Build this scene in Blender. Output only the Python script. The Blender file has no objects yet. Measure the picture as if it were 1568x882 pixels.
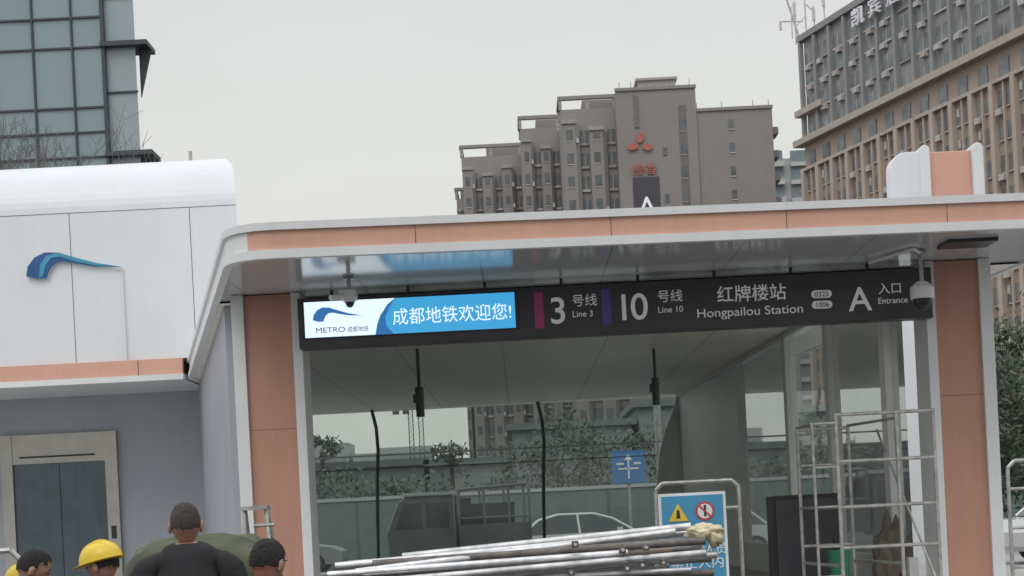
import bpy, bmesh, math, random
from mathutils import Vector, Matrix, noise
random.seed(7)
scene = bpy.context.scene
COL = scene.collection

# ------------------------------------------------------------------ materials
def mat(name, col, rough=0.6, metal=0.0, var=0.12, scale=3.0, bump=0.0, bscale=40, spec=0.5,
        streak=0.0, coat=0.0, seams=None, col2=None, emit=None):
    m = bpy.data.materials.new(name); m.use_nodes = True
    nt = m.node_tree; N = nt.nodes; L = nt.links
    p = N['Principled BSDF']
    p.inputs['Roughness'].default_value = rough
    p.inputs['Metallic'].default_value = metal
    p.inputs['Specular IOR Level'].default_value = spec
    p.inputs['Coat Weight'].default_value = coat
    tc = N.new('ShaderNodeTexCoord')
    n1 = N.new('ShaderNodeTexNoise'); n1.inputs['Scale'].default_value = scale
    n1.inputs['Detail'].default_value = 3
    L.new(tc.outputs['Object'], n1.inputs['Vector'])
    mx = N.new('ShaderNodeMix'); mx.data_type = 'RGBA'
    a = [c*(1-var) for c in col]; b = [min(1, c*(1+var)) for c in col] if col2 is None else list(col2)
    mx.inputs[6].default_value = (*a, 1); mx.inputs[7].default_value = (*b, 1)
    mr = N.new('ShaderNodeMapRange'); mr.inputs[1].default_value = .3; mr.inputs[2].default_value = .7
    L.new(n1.outputs['Fac'], mr.inputs[0]); L.new(mr.outputs[0], mx.inputs[0])
    out = mx.outputs[2]
    if streak > 0:
        mp = N.new('ShaderNodeMapping'); mp.inputs['Scale'].default_value = (6, 6, .35)
        L.new(tc.outputs['Object'], mp.inputs[0])
        n2 = N.new('ShaderNodeTexNoise'); n2.inputs['Scale'].default_value = 2.0; n2.inputs['Detail'].default_value = 4
        L.new(mp.outputs[0], n2.inputs['Vector'])
        r2 = N.new('ShaderNodeMapRange'); r2.inputs[1].default_value = .45; r2.inputs[2].default_value = .75
        r2.inputs[3].default_value = 1; r2.inputs[4].default_value = 1-streak
        L.new(n2.outputs['Fac'], r2.inputs[0])
        mm = N.new('ShaderNodeMix'); mm.data_type = 'RGBA'; mm.blend_type = 'MULTIPLY'; mm.inputs[0].default_value = 1
        L.new(out, mm.inputs[6]); L.new(r2.outputs[0], mm.inputs[7]); out = mm.outputs[2]
    if seams:
        sp = N.new('ShaderNodeSeparateXYZ'); L.new(tc.outputs['Object'], sp.inputs[0])
        for (ax, s, w, off, dk) in seams:
            ad = N.new('ShaderNodeMath'); ad.operation = 'ADD'; ad.inputs[1].default_value = off+1000*s
            L.new(sp.outputs[ax], ad.inputs[0])
            mo = N.new('ShaderNodeMath'); mo.operation = 'MODULO'; mo.inputs[1].default_value = s
            L.new(ad.outputs[0], mo.inputs[0])
            lt = N.new('ShaderNodeMath'); lt.operation = 'LESS_THAN'; lt.inputs[1].default_value = w
            L.new(mo.outputs[0], lt.inputs[0])
            mu = N.new('ShaderNodeMath'); mu.operation = 'MULTIPLY'; mu.inputs[1].default_value = dk
            L.new(lt.outputs[0], mu.inputs[0])
            m3 = N.new('ShaderNodeMix'); m3.data_type = 'RGBA'
            L.new(mu.outputs[0], m3.inputs[0]); L.new(out, m3.inputs[6]); m3.inputs[7].default_value = (.03, .03, .03, 1)
            out = m3.outputs[2]
    L.new(out, p.inputs['Base Color'])
    if emit:
        p.inputs['Emission Color'].default_value = (*emit[:3], 1); p.inputs['Emission Strength'].default_value = emit[3]
    if bump > 0:
        nb = N.new('ShaderNodeTexNoise'); nb.inputs['Scale'].default_value = bscale; nb.inputs['Detail'].default_value = 3
        L.new(tc.outputs['Object'], nb.inputs['Vector'])
        bp = N.new('ShaderNodeBump'); bp.inputs['Strength'].default_value = bump; bp.inputs['Distance'].default_value = .02
        L.new(nb.outputs['Fac'], bp.inputs['Height']); L.new(bp.outputs[0], p.inputs['Normal'])
    return m

def glassmat(name, tint, ior=1.45, rough=0.02, dirt=0.06):
    m = bpy.data.materials.new(name); m.use_nodes = True
    nt = m.node_tree; N = nt.nodes; L = nt.links
    N.remove(N['Principled BSDF']); o = N['Material Output']
    tr = N.new('ShaderNodeBsdfTransparent'); tr.inputs[0].default_value = (*tint, 1)
    gl = N.new('ShaderNodeBsdfGlossy'); gl.inputs['Roughness'].default_value = rough
    df = N.new('ShaderNodeBsdfDiffuse'); df.inputs[0].default_value = (.55, .60, .57, 1)
    tl = N.new('ShaderNodeBsdfTranslucent'); tl.inputs[0].default_value = (.55, .60, .57, 1)
    md = N.new('ShaderNodeMixShader'); md.inputs[0].default_value = .6; L.new(df.outputs[0], md.inputs[1]); L.new(tl.outputs[0], md.inputs[2])
    fr = N.new('ShaderNodeFresnel'); fr.inputs[0].default_value = ior
    m1 = N.new('ShaderNodeMixShader'); m2 = N.new('ShaderNodeMixShader')
    n = N.new('ShaderNodeTexNoise'); n.inputs['Scale'].default_value = 1.5; n.inputs['Detail'].default_value = 5
    tc = N.new('ShaderNodeTexCoord'); L.new(tc.outputs['Object'], n.inputs['Vector'])
    mu = N.new('ShaderNodeMath'); mu.operation = 'MULTIPLY'; mu.inputs[1].default_value = dirt*2
    L.new(n.outputs['Fac'], mu.inputs[0]); L.new(mu.outputs[0], m2.inputs[0])
    L.new(fr.outputs[0], m1.inputs[0]); L.new(tr.outputs[0], m1.inputs[1]); L.new(gl.outputs[0], m1.inputs[2])
    L.new(m1.outputs[0], m2.inputs[1]); L.new(md.outputs[0], m2.inputs[2]); L.new(m2.outputs[0], o.inputs[0])
    return m

def emis(name, col, s):
    return mat(name, [c*.3 for c in col], .4, emit=(*col, s), var=.03)

M = {}
M['white'] = mat('white_panel', (.73, .75, .78), .42, var=.02, streak=.03, scale=1.2)
M['whitetrim'] = mat('white_trim', (.72, .73, .74), .4, var=.03, streak=.05)
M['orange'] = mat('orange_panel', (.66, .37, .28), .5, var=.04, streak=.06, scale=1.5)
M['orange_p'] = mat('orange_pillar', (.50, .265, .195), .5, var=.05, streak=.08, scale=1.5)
M['greywall'] = mat('grey_wall', (.35, .37, .41), .5, var=.04, streak=.05, scale=1)
M['innerwall'] = mat('inner_wall', (.82, .82, .81), .45, var=.04, streak=.05, scale=1)
M['soffit'] = mat('glossy_soffit', (.52, .535, .54), .13, var=.04, scale=.8, spec=.75, seams=[(0, 1.25, .012, .3, .5)])
M['ceiling'] = mat('ceiling_panel', (.86, .83, .76), .38, var=.05, scale=.7, spec=.35, seams=[(1, 1.45, .03, .7, .35), (0, 1.5, .03, .2, .3)])
M['dark'] = mat('charcoal_paint', (.048, .045, .054), .42, var=.08)
M['greyframe'] = mat('grey_frame', (.11, .12, .12), .5)
M['black'] = mat('black_plastic', (.022, .022, .025), .38)
M['steel'] = mat('stainless_steel', (.42, .405, .38), .38, metal=.8, var=.08, streak=.08)
M['steeldoor'] = mat('dark_steel_door', (.10, .13, .15), .25, metal=.6, var=.1, streak=.12)
M['galv'] = mat('galvanised_tube', (.42, .415, .40), .45, metal=.55, var=.25, scale=14)
M['rusty'] = mat('worn_pipe', (.46, .44, .42), .5, metal=.45, var=.3, scale=9, col2=(.33, .26, .21))
M['rusty2'] = mat('grey_pipe', (.56, .56, .56), .42, metal=.6, var=.3, scale=12)
M['galvpipe'] = mat('bright_galvanised_pipe', (.66, .66, .67), .36, metal=.75, var=.2, scale=16)
M['darkpipe'] = mat('dark_pipe', (.16, .145, .135), .55, metal=.35, var=.35, scale=12)
M['glass'] = glassmat('station_glass', (.66, .73, .70), dirt=.12)
M['asphalt'] = mat('asphalt', (.055, .055, .055), .9, var=.2, scale=.5, bump=.3)
M['paving'] = mat('paving', (.38, .37, .36), .8, var=.1, seams=[(0, .6, .01, 0, .5), (1, .6, .01, 0, .5)])
M['granite'] = mat('pale_granite_floor', (.52, .51, .49), .5, var=.08, scale=6, seams=[(0, .6, .006, 0, .4), (1, .3, .006, 0, .4)])
M['kerb'] = mat('kerb_stone', (.35, .34, .33), .8)
M['paint'] = mat('road_paint', (.75, .75, .73), .7)
M['rubber'] = mat('rubber', (.02, .02, .02), .8)
M['txt'] = mat('white_lettering', (.72, .72, .75), .4, emit=(.9, .92, 1, .08), var=.01)
M['cloth'] = mat('canvas_cloth', (.60, .52, .36), .9, bump=.5, bscale=20, var=.25)

def link(o, parent=None):
    COL.objects.link(o)
    if parent: o.parent = parent
    return o
def empty(name, loc=(0, 0, 0)):
    e = bpy.data.objects.new(name, None); e.location = loc; e.empty_display_size = .2
    COL.objects.link(e); return e

class B:
    def __init__(s, mats): s.v = []; s.f = []; s.m = []; s.mats = mats; s.M = None
    def av(s, p):
        p = Vector(p)
        if s.M is not None: p = s.M @ p
        s.v.append(p); return len(s.v)-1
    def box(s, x0, y0, z0, x1, y1, z1, mi=0):
        i = [s.av(p) for p in ((x0,y0,z0),(x1,y0,z0),(x1,y1,z0),(x0,y1,z0),(x0,y0,z1),(x1,y0,z1),(x1,y1,z1),(x0,y1,z1))]
        for f in ((3,2,1,0),(4,5,6,7),(0,1,5,4),(1,2,6,5),(2,3,7,6),(3,0,4,7)):
            s.f.append([i[k] for k in f]); s.m.append(mi)
    def poly(s, pts, mi=0):
        s.f.append([s.av(p) for p in pts]); s.m.append(mi)
    def loft(s, A, Bp, mi=0):
        a = [s.av(p) for p in A]; b = [s.av(p) for p in Bp]; n = len(a)
        s.f.append(a[::-1]); s.m.append(mi); s.f.append(b); s.m.append(mi)
        for k in range(n):
            s.f.append([a[k], a[(k+1) % n], b[(k+1) % n], b[k]]); s.m.append(mi)
    def prism(s, pts, off, mi=0, mi_side=None):
        off = Vector(off); a = [s.av(p) for p in pts]; b = [s.av(Vector(p)+off) for p in pts]
        s.f.append(a[::-1]); s.m.append(mi); s.f.append(b); s.m.append(mi)
        n = len(a)
        for k in range(n):
            s.f.append([a[k], a[(k+1) % n], b[(k+1) % n], b[k]]); s.m.append(mi if mi_side is None else mi_side)
    def cyl(s, p0, p1, r0, mi=0, r1=None, seg=10, cap=True):
        if r1 is None: r1 = r0
        p0 = Vector(p0); p1 = Vector(p1); d = (p1-p0).normalized()
        u = d.orthogonal().normalized(); w = d.cross(u)
        A = []; Bq = []
        for k in range(seg):
            t = 2*math.pi*k/seg; o = u*math.cos(t)+w*math.sin(t)
            A.append(s.av(p0+o*r0)); Bq.append(s.av(p1+o*r1))
        for k in range(seg):
            s.f.append([A[k], A[(k+1) % seg], Bq[(k+1) % seg], Bq[k]]); s.m.append(mi)
        if cap:
            s.f.append(A[::-1]); s.m.append(mi); s.f.append(Bq); s.m.append(mi)
    def tube(s, pts, r, mi=0, seg=8):
        for a, b in zip(pts[:-1], pts[1:]): s.cyl(a, b, r, mi, seg=seg)
    def ell(s, c, r, mi=0, seg=16, rings=10, half=False, fn=None):
        c = Vector(c); rows = []
        for i in range(rings+1):
            ph = (math.pi/2 if half else math.pi)*i/rings
            row = []
            for j in range(seg):
                th = 2*math.pi*j/seg
                p = Vector((math.sin(ph)*math.cos(th), math.sin(ph)*math.sin(th), math.cos(ph)))
                if fn: p = fn(p)
                row.append(s.av(c+Vector((p.x*r[0], p.y*r[1], p.z*r[2]))))
            rows.append(row)
        for i in range(rings):
            for j in range(seg):
                s.f.append([rows[i][j], rows[i+1][j], rows[i+1][(j+1) % seg], rows[i][(j+1) % seg]]); s.m.append(mi)
    def build(s, name, parent=None, smooth=False, bevel=0):
        me = bpy.data.meshes.new(name); me.from_pydata([tuple(v) for v in s.v], [], s.f)
        for m in s.mats: me.materials.append(m)
        me.polygons.foreach_set('material_index', s.m)
        bm = bmesh.new(); bm.from_mesh(me)
        if smooth: bmesh.ops.remove_doubles(bm, verts=bm.verts, dist=1e-5)
        bmesh.ops.recalc_face_normals(bm, faces=bm.faces); bm.to_mesh(me); bm.free()
        if smooth:
            for p in me.polygons: p.use_smooth = True
        me.update()
        o = bpy.data.objects.new(name, me); link(o, parent)
        if bevel:
            b = o.modifiers.new('bevel', 'BEVEL'); b.width = bevel; b.segments = 2; b.limit_method = 'ANGLE'
        return o

def text(name, s, x, y, z, size, m, parent=None, rotz=0, align='LEFT', ext=.004, sx=1.0, off=0.0):
    c = bpy.data.curves.new(name, 'FONT'); c.body = s; c.size = size; c.extrude = ext; c.align_x = align; c.offset = off
    c.materials.append(m)
    o = bpy.data.objects.new(name, c); o.location = (x, y, z); o.rotation_euler = (math.pi/2, 0, rotz); o.scale = (sx, 1, 1)
    return link(o, parent)

# ------------------------------------------------------------------ world / light
w = bpy.data.worlds.new('World'); scene.world = w; w.use_nodes = True
N = w.node_tree.nodes; L = w.node_tree.links; bg = N['Background']
sky = N.new('ShaderNodeTexSky'); sky.sky_type = 'NISHITA'; sky.sun_disc = False
sky.sun_elevation = math.radians(50); sky.sun_rotation = math.radians(205)
tc = N.new('ShaderNodeTexCoord'); sp = N.new('ShaderNodeSeparateXYZ'); L.new(tc.outputs['Generated'], sp.inputs[0])
rp = N.new('ShaderNodeValToRGB'); L.new(sp.outputs[2], rp.inputs[0])
e = rp.color_ramp.elements
e[0].position = 0.0; e[0].color = (.80, .79, .735, 1)
e[1].position = 1.0; e[1].color = (1.38, 1.42, 1.47, 1)
k = e.new(.16); k.color = (.765, .77, .73, 1)
k = e.new(.33); k.color = (.72, .74, .725, 1)
k = e.new(.5); k.color = (1.0, 1.03, 1.05, 1)
nz = N.new('ShaderNodeTexNoise'); nz.inputs['Scale'].default_value = 2.2; nz.inputs['Detail'].default_value = 4
mp = N.new('ShaderNodeMapping'); mp.inputs['Scale'].default_value = (1, 1, 3); L.new(tc.outputs['Generated'], mp.inputs[0]); L.new(mp.outputs[0], nz.inputs['Vector'])
mr = N.new('ShaderNodeMapRange'); mr.inputs[1].default_value = .3; mr.inputs[2].default_value = .7; mr.inputs[3].default_value = 9.4; mr.inputs[4].default_value = 10.5
L.new(nz.outputs['Fac'], mr.inputs[0])
vm = N.new('ShaderNodeVectorMath'); vm.operation = 'SCALE'; L.new(rp.outputs[0], vm.inputs[0]); L.new(mr.outputs[0], vm.inputs['Scale'])
mx = N.new('ShaderNodeMix'); mx.data_type = 'RGBA'; mx.inputs[0].default_value = .97
L.new(sky.outputs[0], mx.inputs[6]); L.new(vm.outputs[0], mx.inputs[7]); L.new(mx.outputs[2], bg.inputs[0])
bg.inputs[1].default_value = 0.1
sun = bpy.data.lights.new('sun', 'SUN'); sun.energy = .75; sun.angle = math.radians(28); sun.color = (1, .97, .93)
so = bpy.data.objects.new('sun', sun); so.rotation_euler = (math.radians(42), 0, math.radians(-25)); link(so)
scene.view_settings.view_transform = 'Standard'; scene.view_settings.look = 'None'; scene.view_settings.exposure = 0

# ------------------------------------------------------------------ camera
cam = bpy.data.cameras.new('camera'); co = bpy.data.objects.new('camera', cam); link(co)
cam.sensor_width = 36; cam.lens = 55.1; cam.clip_end = 5000
cam.shift_y = .2190; cam.shift_x = -.011
co.matrix_world = Matrix.Translation((0, 0, 1.6)) @ Matrix.Rotation(math.radians(90), 4, 'X') @ Matrix.Rotation(-.05, 4, 'Z')
scene.camera = co

# ------------------------------------------------------------------ ground, roads
g = B([M['asphalt']]); g.poly([(-2500, -500, 0), (2500, -500, 0), (2500, 3000, 0), (-2500, 3000, 0)]); g.build('ground')
pv = B([M['paving'], M['kerb']])
pv.box(-30, 13, -.02, 30, 39, .12, 0); pv.box(-30, 39, -.02, 30, 39.25, .14, 1); pv.box(-30, 12.8, -.02, 30, 13, .125, 1)
pv.build('pavement')
mk = B([M['paint']])
for i in range(-20, 21): mk.box(i*6, 47.2, .003, i*6+3, 47.35, .006)
mk.box(-120, 42, .003, 120, 42.15, .006)
mk.build('road_markings')
pb = B([M['granite']])
pb.box(-14, 15.2, .12, 7, 19, .45); pb.box(-14, 19, .12, -5.4, 36, .45); pb.box(3.3, 19, .12, 7, 36, .45); pb.box(-5.4, 34, .12, 3.3, 36, .45)
pb.box(-14, 14.8, .12, 7, 15.2, .29); pb.box(-5.4, 19, .12, 3.3, 34, .20)  # last slab: unseen stairwell floor, added to bounce light up to the ceiling
pb.build('station_platform')

# ------------------------------------------------------------------ metro entrance canopy
ent = empty('metro_entrance_canopy')
back = Vector((-5.2, 25)); K = Vector((-2.53, 14.1)); R = Vector((5.7, 14.58))
d1 = (K-back).normalized(); d2 = (R-K).normalized()
path = [Vector((-5.25, 35.2)), back]
a = K-d1*.45; c = K+d2*.45
for i in range(9):
    t = i/8; path.append(a*(1-t)**2+K*2*t*(1-t)+c*t*t)
path += [Vector((5.4, 14.56)), Vector((5.60, 14.65)), Vector((5.68, 14.9)), Vector((4.05, 35.2))]
def offs(path, d):
    out = []
    for i, p in enumerate(path):
        a_ = path[max(0, i-1)]; b_ = path[min(len(path)-1, i+1)]
        t = (b_-a_).normalized(); n = Vector((t.y, -t.x))
        out.append(p+n*d)
    return out
t = (path[1]-path[0]).normalized(); S = 1 if Vector((t.y, -t.x)).x < 0 else -1
bt = B([M['whitetrim'], M['orange']])
def band(z0, z1, dout, din, mi, i0=0, i1=None):
    o = offs(path, dout*S); n = offs(path, -din*S)
    i1 = len(path)-1 if i1 is None else i1
    for i in range(i0, i1):
        q = [o[i], o[i+1], n[i+1], n[i]]
        bt.prism([(p.x, p.y, z0) for p in q], (0, 0, z1-z0), mi)
band(3.995, 4.075, .03, .05, 0); band(4.250, 4.32, .03, .05, 0)
band(4.075, 4.250, 0, .05, 0, 0, 7)
band(4.075, 4.250, 0, .05, 1, 7, None)
bt.build('fascia', ent)
js = B([M['dark']])
for u in (-.85, .93, 2.55, 4.05):
    y = K.y+(u-K.x)*d2.y/d2.x
    js.box(u-.003, y-.003, 4.077, u+.003, y+.03, 4.247)
js.build('fascia_joints', ent)
rt = B([M['whitetrim']])
rt.poly([(p.x, p.y, 4.30) for p in path]); rt.build('roof_sheet', ent)
sf = B([M['soffit']])
pl = [p for p in path if p.y < 16.9]
t = (16.9-back.y)/(K.y-back.y); lx = back.x+(K.x-back.x)*t
sf.poly([(lx, 16.9, 4.03)]+[(p.x, p.y, 4.03) for p in pl]+[(5.5, 16.9, 4.03)]); sf.build('soffit', ent)
ce = B([M['ceiling'], M['whitetrim']])
ce.poly([(lx, 16.9, 4.01), (5.5, 16.9, 4.01), (4.05, 35.1, 4.01), (-5.2, 35.1, 4.01), (-5.2, 25, 4.01)])
ce.build('ceiling', ent)
rc = B([M['dark'], M['whitetrim']]); rc.box(4.23, 15.15, 3.995, 4.72, 15.55, 4.028, 0); rc.build('recessed_lamp', ent)  # unlit recessed soffit lamp, built as a dark panel

def pillar(name, x0, x1, y, mirror):
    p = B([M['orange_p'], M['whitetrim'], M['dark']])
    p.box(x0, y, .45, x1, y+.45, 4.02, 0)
    inner, outer = (x1, x0) if not mirror else (x0, x1)
    s = 1 if not mirror else -1
    a_, b_ = sorted((inner, inner+.10*s)); p.box(a_+.001, y-.05, .45, b_, y+.5, 4.024, 1)
    a_, b_ = sorted((outer, outer-.13*s)); p.box(a_, y-.05, .45, b_-.001, y+.5, 4.024, 1)
    p.box(x0+.001, y-.002, 2.6, x1-.001, y+.01, 2.604, 2)
    return p.build(name, ent, bevel=.012)
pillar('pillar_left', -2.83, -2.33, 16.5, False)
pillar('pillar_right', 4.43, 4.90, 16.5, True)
gl = B([M['glass']]); fr = B([M['whitetrim'], M['greyframe'], M['innerwall']])
def rx(y): return 4.15-(y-16.9)*(4.15-3.5)/17.4
def lxw(y): return -2.45-(y-16.9)*.142
for y in (17.6, 20.3, 22.9, 27.0):
    x = rx(y); fr.box(x-.02, y-.13, .45, x+.13, y+.13, 4.0, 2)
for y0, y1 in ((16.97, 17.47), (17.73, 20.17), (20.43, 22.77), (23.03, 26.87)):
    gl.poly([(rx(y0)+.05, y0, .9), (rx(y1)+.05, y1, .9), (rx(y1)+.05, y1, 4.0), (rx(y0)+.05, y0, 4.0)])
    fr.prism([(rx(y0), y0, .45), (rx(y1), y1, .45), (rx(y1)+.1, y1, .45), (rx(y0)+.1, y0, .45)], (0, 0, .45), 2)
y0, y1 = 27.13, 34.3
fr.prism([(rx(y0), y0, .45), (rx(y1), y1, .45), (rx(y1)+.1, y1, .45), (rx(y0)+.1, y0, .45)], (0, 0, 3.5), 2)
fr.prism([(rx(17), 17, 3.93), (rx(34.3), 34.3, 3.93), (rx(34.3)-.05, 34.3, 3.93), (rx(17)-.05, 17, 3.93)], (0, 0, .07), 0)
gl.poly([(lxw(17), 17, .9), (lxw(34.3), 34.3, .9), (lxw(34.3), 34.3, 4.0), (lxw(17), 17, 4.0)])
gl.poly([(-5.0, 34.5, .3), (3.5, 34.5, .3), (3.5, 34.5, 4.0), (-5.0, 34.5, 4.0)])
fr.box(-5.0, 34.38, 2.985, 3.15, 34.46, 3.02, 0)
fr.box(-5.0, 34.38, 2.70, 3.0, 34.42, 2.715, 1)
fr.box(-5.0, 34.38, .25, 3.4, 34.46, .45, 0)
for x in (-3.18, .45):
    pts = [(x-.02, 34.3, 4.0), (x+.06, 34.28, 3.6), (x+.08, 34.25, 3.1), (x+.03, 34.2, 2.4), (x, 34.2, 1.6), (x-.04, 34.2, .3)]
    fr.tube(pts, .038, 1)
arch = [(3.46, 34.2, 3.95), (3.34, 34.2, 3.6), (3.16, 34.2, 3.2), (3.03, 34.2, 2.75), (2.95, 34.2, 2.2), (2.9, 34.2, 1.6), (2.88, 34.2, .3)]
for a_, b_ in zip(arch[:-1], arch[1:]):
    fr.prism([(a_[0], 34.1, a_[2]), (a_[0]+.13, 34.1, a_[2]), (b_[0]+.13, 34.1, b_[2]), (b_[0], 34.1, b_[2])], (0, .15, 0), 0)
    fr.prism([(a_[0]+.13, 34.18, a_[2]), (3.5, 34.18, a_[2]), (3.5, 34.18, b_[2]), (b_[0]+.13, 34.18, b_[2])], (0, .05, 0), 2)
fr.tube([(-2.5, 17.2, 1.95), (-3.4, 24.0, .9), (-3.9, 28, .5)], .03, 0); fr.tube([(-2.5, 17.2, 1.6), (-3.4, 24.0, .6)], .02, 1)
gl.build('glazing', ent); fr.build('frames', ent)
sw = B([M['greywall'], M['whitetrim']])
sw.prism([(-5.5, 27, .45), (-3.15, 17.1, .45), (-3.05, 17.1, .45), (-5.4, 27, .45)], (0, 0, 3.55), 0)
sw.build('side_wall', ent)
hg = B([M['greyframe'], M['steel']])
for x, y, zb in ((-1.39, 22.3, 3.03), (2.12, 24, 3.14)):
    hg.cyl((x, y, 4.0), (x, y, zb+.4), .025); hg.cyl((x, y, zb+.42), (x, y, zb), .06)
    hg.box(x-.09, y-.06, zb+.2, x+.02, y+.06, zb+.32)
hg.build('hanging_units', ent)

# ------------------------------------------------------------------ station sign
sg = empty('station_name_sign')
sb = B([M['dark'], M['black'], mat('magenta_band', (.42, .05, .17), .4), mat('indigo_band', (.08, .07, .28), .4)])
YS = 16.30
sb.box(-2.24, YS, 3.41, 4.36, YS+.22, 3.935, 0)
sb.box(-2.20, YS-.012, 3.505, .06, YS+.01, 3.905, 1)
sb.box(.22, YS-.006, 3.50, .32, YS+.01, 3.88, 2)
sb.box(.92, YS-.006, 3.50, 1.02, YS+.01, 3.88, 3)
for i in range(8): sb.box(-1.9+i*.8, YS+.05, 3.935, -1.87+i*.8, YS+.1, 4.02, 0)
sb.build('sign_box', sg, bevel=.008)
T = M['txt']; yt = YS-.006
def tx(n, s, x, z, size, sx=1.0, al='LEFT', off=0.0): return text('text_'+n, s, x, yt, z, size, T, sg, align=al, sx=sx, off=off)
tx('line_3', '3', .37, 3.545, .385, off=.003); tx('line_3_cn', '号线', .61, 3.72, .135); tx('line_3_en', 'Line 3', .61, 3.60, .09)
tx('line_10', '1', 1.055, 3.545, .385, off=.003); tx('line_10_zero', '0', 1.215, 3.545, .385, off=.003); tx('line_10_cn', '号线', 1.50, 3.72, .135); tx('line_10_en', 'Line 10', 1.50, 3.60, .09)
tx('station_cn', '红牌楼站', 2.12, 3.69, .182, off=.001); tx('station_en', 'Hongpailou Station', 1.90, 3.53, .128, 1.13)
tx('exit_a', 'A', 3.49, 3.52, .35, off=.003); tx('exit_cn', '入口', 3.80, 3.69, .125); tx('exit_en', 'Entrance', 3.79, 3.58, .088)
pill = B([T])
for z in (3.71, 3.60):
    pts = []
    for k in range(16):
        t = math.pi/2+2*math.pi*k/16; cx = -.065 if k < 8 else .065
        pts.append((3.21+cx+.042*math.cos(t), yt-.002, z+.042*math.sin(t)))
    pill.prism(pts, (0, -.004, 0))
pill.build('number_pills', sg)
for z, s in ((3.71, '0325'), (3.60, '1006')): text('text_pill', s, 3.21, yt-.007, z-.026, .075, M['dark'], sg, align='CENTER')
lw = emis('led_white', (.76, .89, .97), 1.05); lb = emis('led_blue', (.045, .32, .60), 1.1); ld = emis('led_dark_blue', (.03, .16, .42), .9)
lk = emis('led_text_dark', (.03, .08, .2), .4)
led = B([lb, lw, ld, lk]); yl = YS-.016
led.box(-2.17, yl, 3.52, .02, yl+.004, 3.89, 0)
led.poly([(-2.17, yl-.002, 3.52), (-1.44, yl-.002, 3.52), (-1.42, yl-.002, 3.62), (-1.38, yl-.002, 3.72), (-1.30, yl-.002, 3.83), (-1.22, yl-.002, 3.89), (-2.17, yl-.002, 3.89)], 1)
led.poly([(-1.44, yl-.003, 3.52), (-1.42, yl-.003, 3.62), (-1.38, yl-.003, 3.72), (-1.30, yl-.003, 3.83), (-1.22, yl-.003, 3.89), (-1.28, yl-.003, 3.80), (-1.33, yl-.003, 3.70), (-1.32, yl-.003, 3.60), (-1.25, yl-.003, 3.52)], 2)
swoosh = [(42,420),(45,405),(56,392),(72,385),(92,386),(118,395),(150,405),(190,413),(150,411),(120,405),(102,401),(90,402),(81,409),(76,418),(74,425),(58,425)]
sw1 = [((u-115)/150, (405-v)/150) for u, v in swoosh]
led.prism([(-1.83+a_*.52, yl-.004, 3.755+b_*.55) for a_, b_ in sw1], (0, -.002, 0), 2)
led.build('led_screen', sg)
text('led_text', '成都地铁欢迎您!', -1.26, yl-.004, 3.625, .185, lw, sg, ext=.001, sx=.93)
text('led_logo_text', 'METRO', -2.06, yl-.004, 3.565, .078, lk, sg, ext=.001, sx=1.2)
text('led_logo_text_cn', '成都地铁', -1.73, yl-.004, 3.565, .062, lk, sg, ext=.001, sx=.9)

def dome_cam(x, y, zt, zb, r):
    b = B([M['whitetrim'], M['black'], M['galv']])
    b.cyl((x, y, zt), (x, y, zb+r*2.2), .022, 2); b.cyl((x, y, zt), (x, y, zt-.02), .06, 2)
    b.cyl((x, y, zb+r*2.5), (x, y, zb+r*2.0), r*.45, 0, r1=r*1.02, seg=24)
    b.cyl((x, y, zb+r*2.0), (x, y, zb+r), r*1.02, 0, seg=24)
    b.ell((x, y, zb+r), (r*.82, r*.82, r), 1, seg=24, fn=lambda p: Vector((p.x, p.y, min(p.z, 0.0))))
    return b
b = dome_cam(-1.62, 15.6, 4.02, 3.72, .055)
b.box(-1.71, 15.45, 3.80, -1.55, 15.7, 3.88, 0); b.cyl((-1.64, 15.5, 3.82), (-1.78, 15.35, 3.79), .03, 0)
b.build('security_camera')
b = dome_cam(4.10, 15.7, 4.02, 3.42, .115)
b.tube([(4.10, 15.7, 4.0), (3.98, 15.5, 4.01), (3.7, 16.2, 4.0)], .018, 0)
b.build('security_camera.001')

# ------------------------------------------------------------------ lift block
lf = empty('elevator_building')
b = B([M['white'], M['orange'], M['whitetrim'], M['greywall'], M['steel'], M['steeldoor'], M['greyframe'], M['black']])
prof = [(25.0, 4.33), (25.0, 6.73)]
for i in range(1, 17):
    t = math.pi/2*i/16; prof.append((25.0+1.3*(1-math.cos(t)), 6.73+1.0*math.sin(t)))
prof += [(30, 7.73), (30, 4.33)]
def ex(y, z):
    e_ = -4.33-(y-25)*.25
    if z > 7.45: e_ -= (z-7.45)*.35
    return e_
b.loft([(ex(y, z), y, z) for y, z in prof], [(-14.3, y, z) for y, z in prof], 0)
b.box(-5.4, 25.05, 4.07, -14.3, 30, 4.33, 3)
b.box(-5.3, 24.92, 4.075, -14.3, 25.04, 4.325, 1); b.box(-5.28, 24.86, 3.98, -14.3, 27, 4.073, 2)
b.box(-5.5, 27, .45, -14.3, 29, 4.0, 3)
for x in (-6.0, -8.3): b.box(x-.006, 24.915, 4.08, x+.006, 24.93, 4.32, 6)
for x in (-5.08, -7.0):
    b.box(x-.005, 24.997, 4.34, x+.005, 25.002, 6.72, 6)
b.box(-14.3, 24.997, 6.722, -4.34, 25.002, 6.732, 6)
b.box(-8.92, 26.9, .45, -8.72, 27.0, 3.35, 4); b.box(-7.13, 26.9, .45, -6.92, 27.0, 3.35, 4); b.box(-8.72, 26.92, 2.85, -7.13, 27.0, 3.35, 4)
b.box(-8.72, 26.95, .45, -7.935, 26.99, 2.848, 5); b.box(-7.925, 26.95, .45, -7.13, 26.99, 2.848, 5)
b.box(-8.6, 26.91, 2.95, -7.3, 26.921, 2.98, 7)
b.box(-6.99, 26.88, 1.5, -7.07, 26.899, 1.72, 7)
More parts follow.
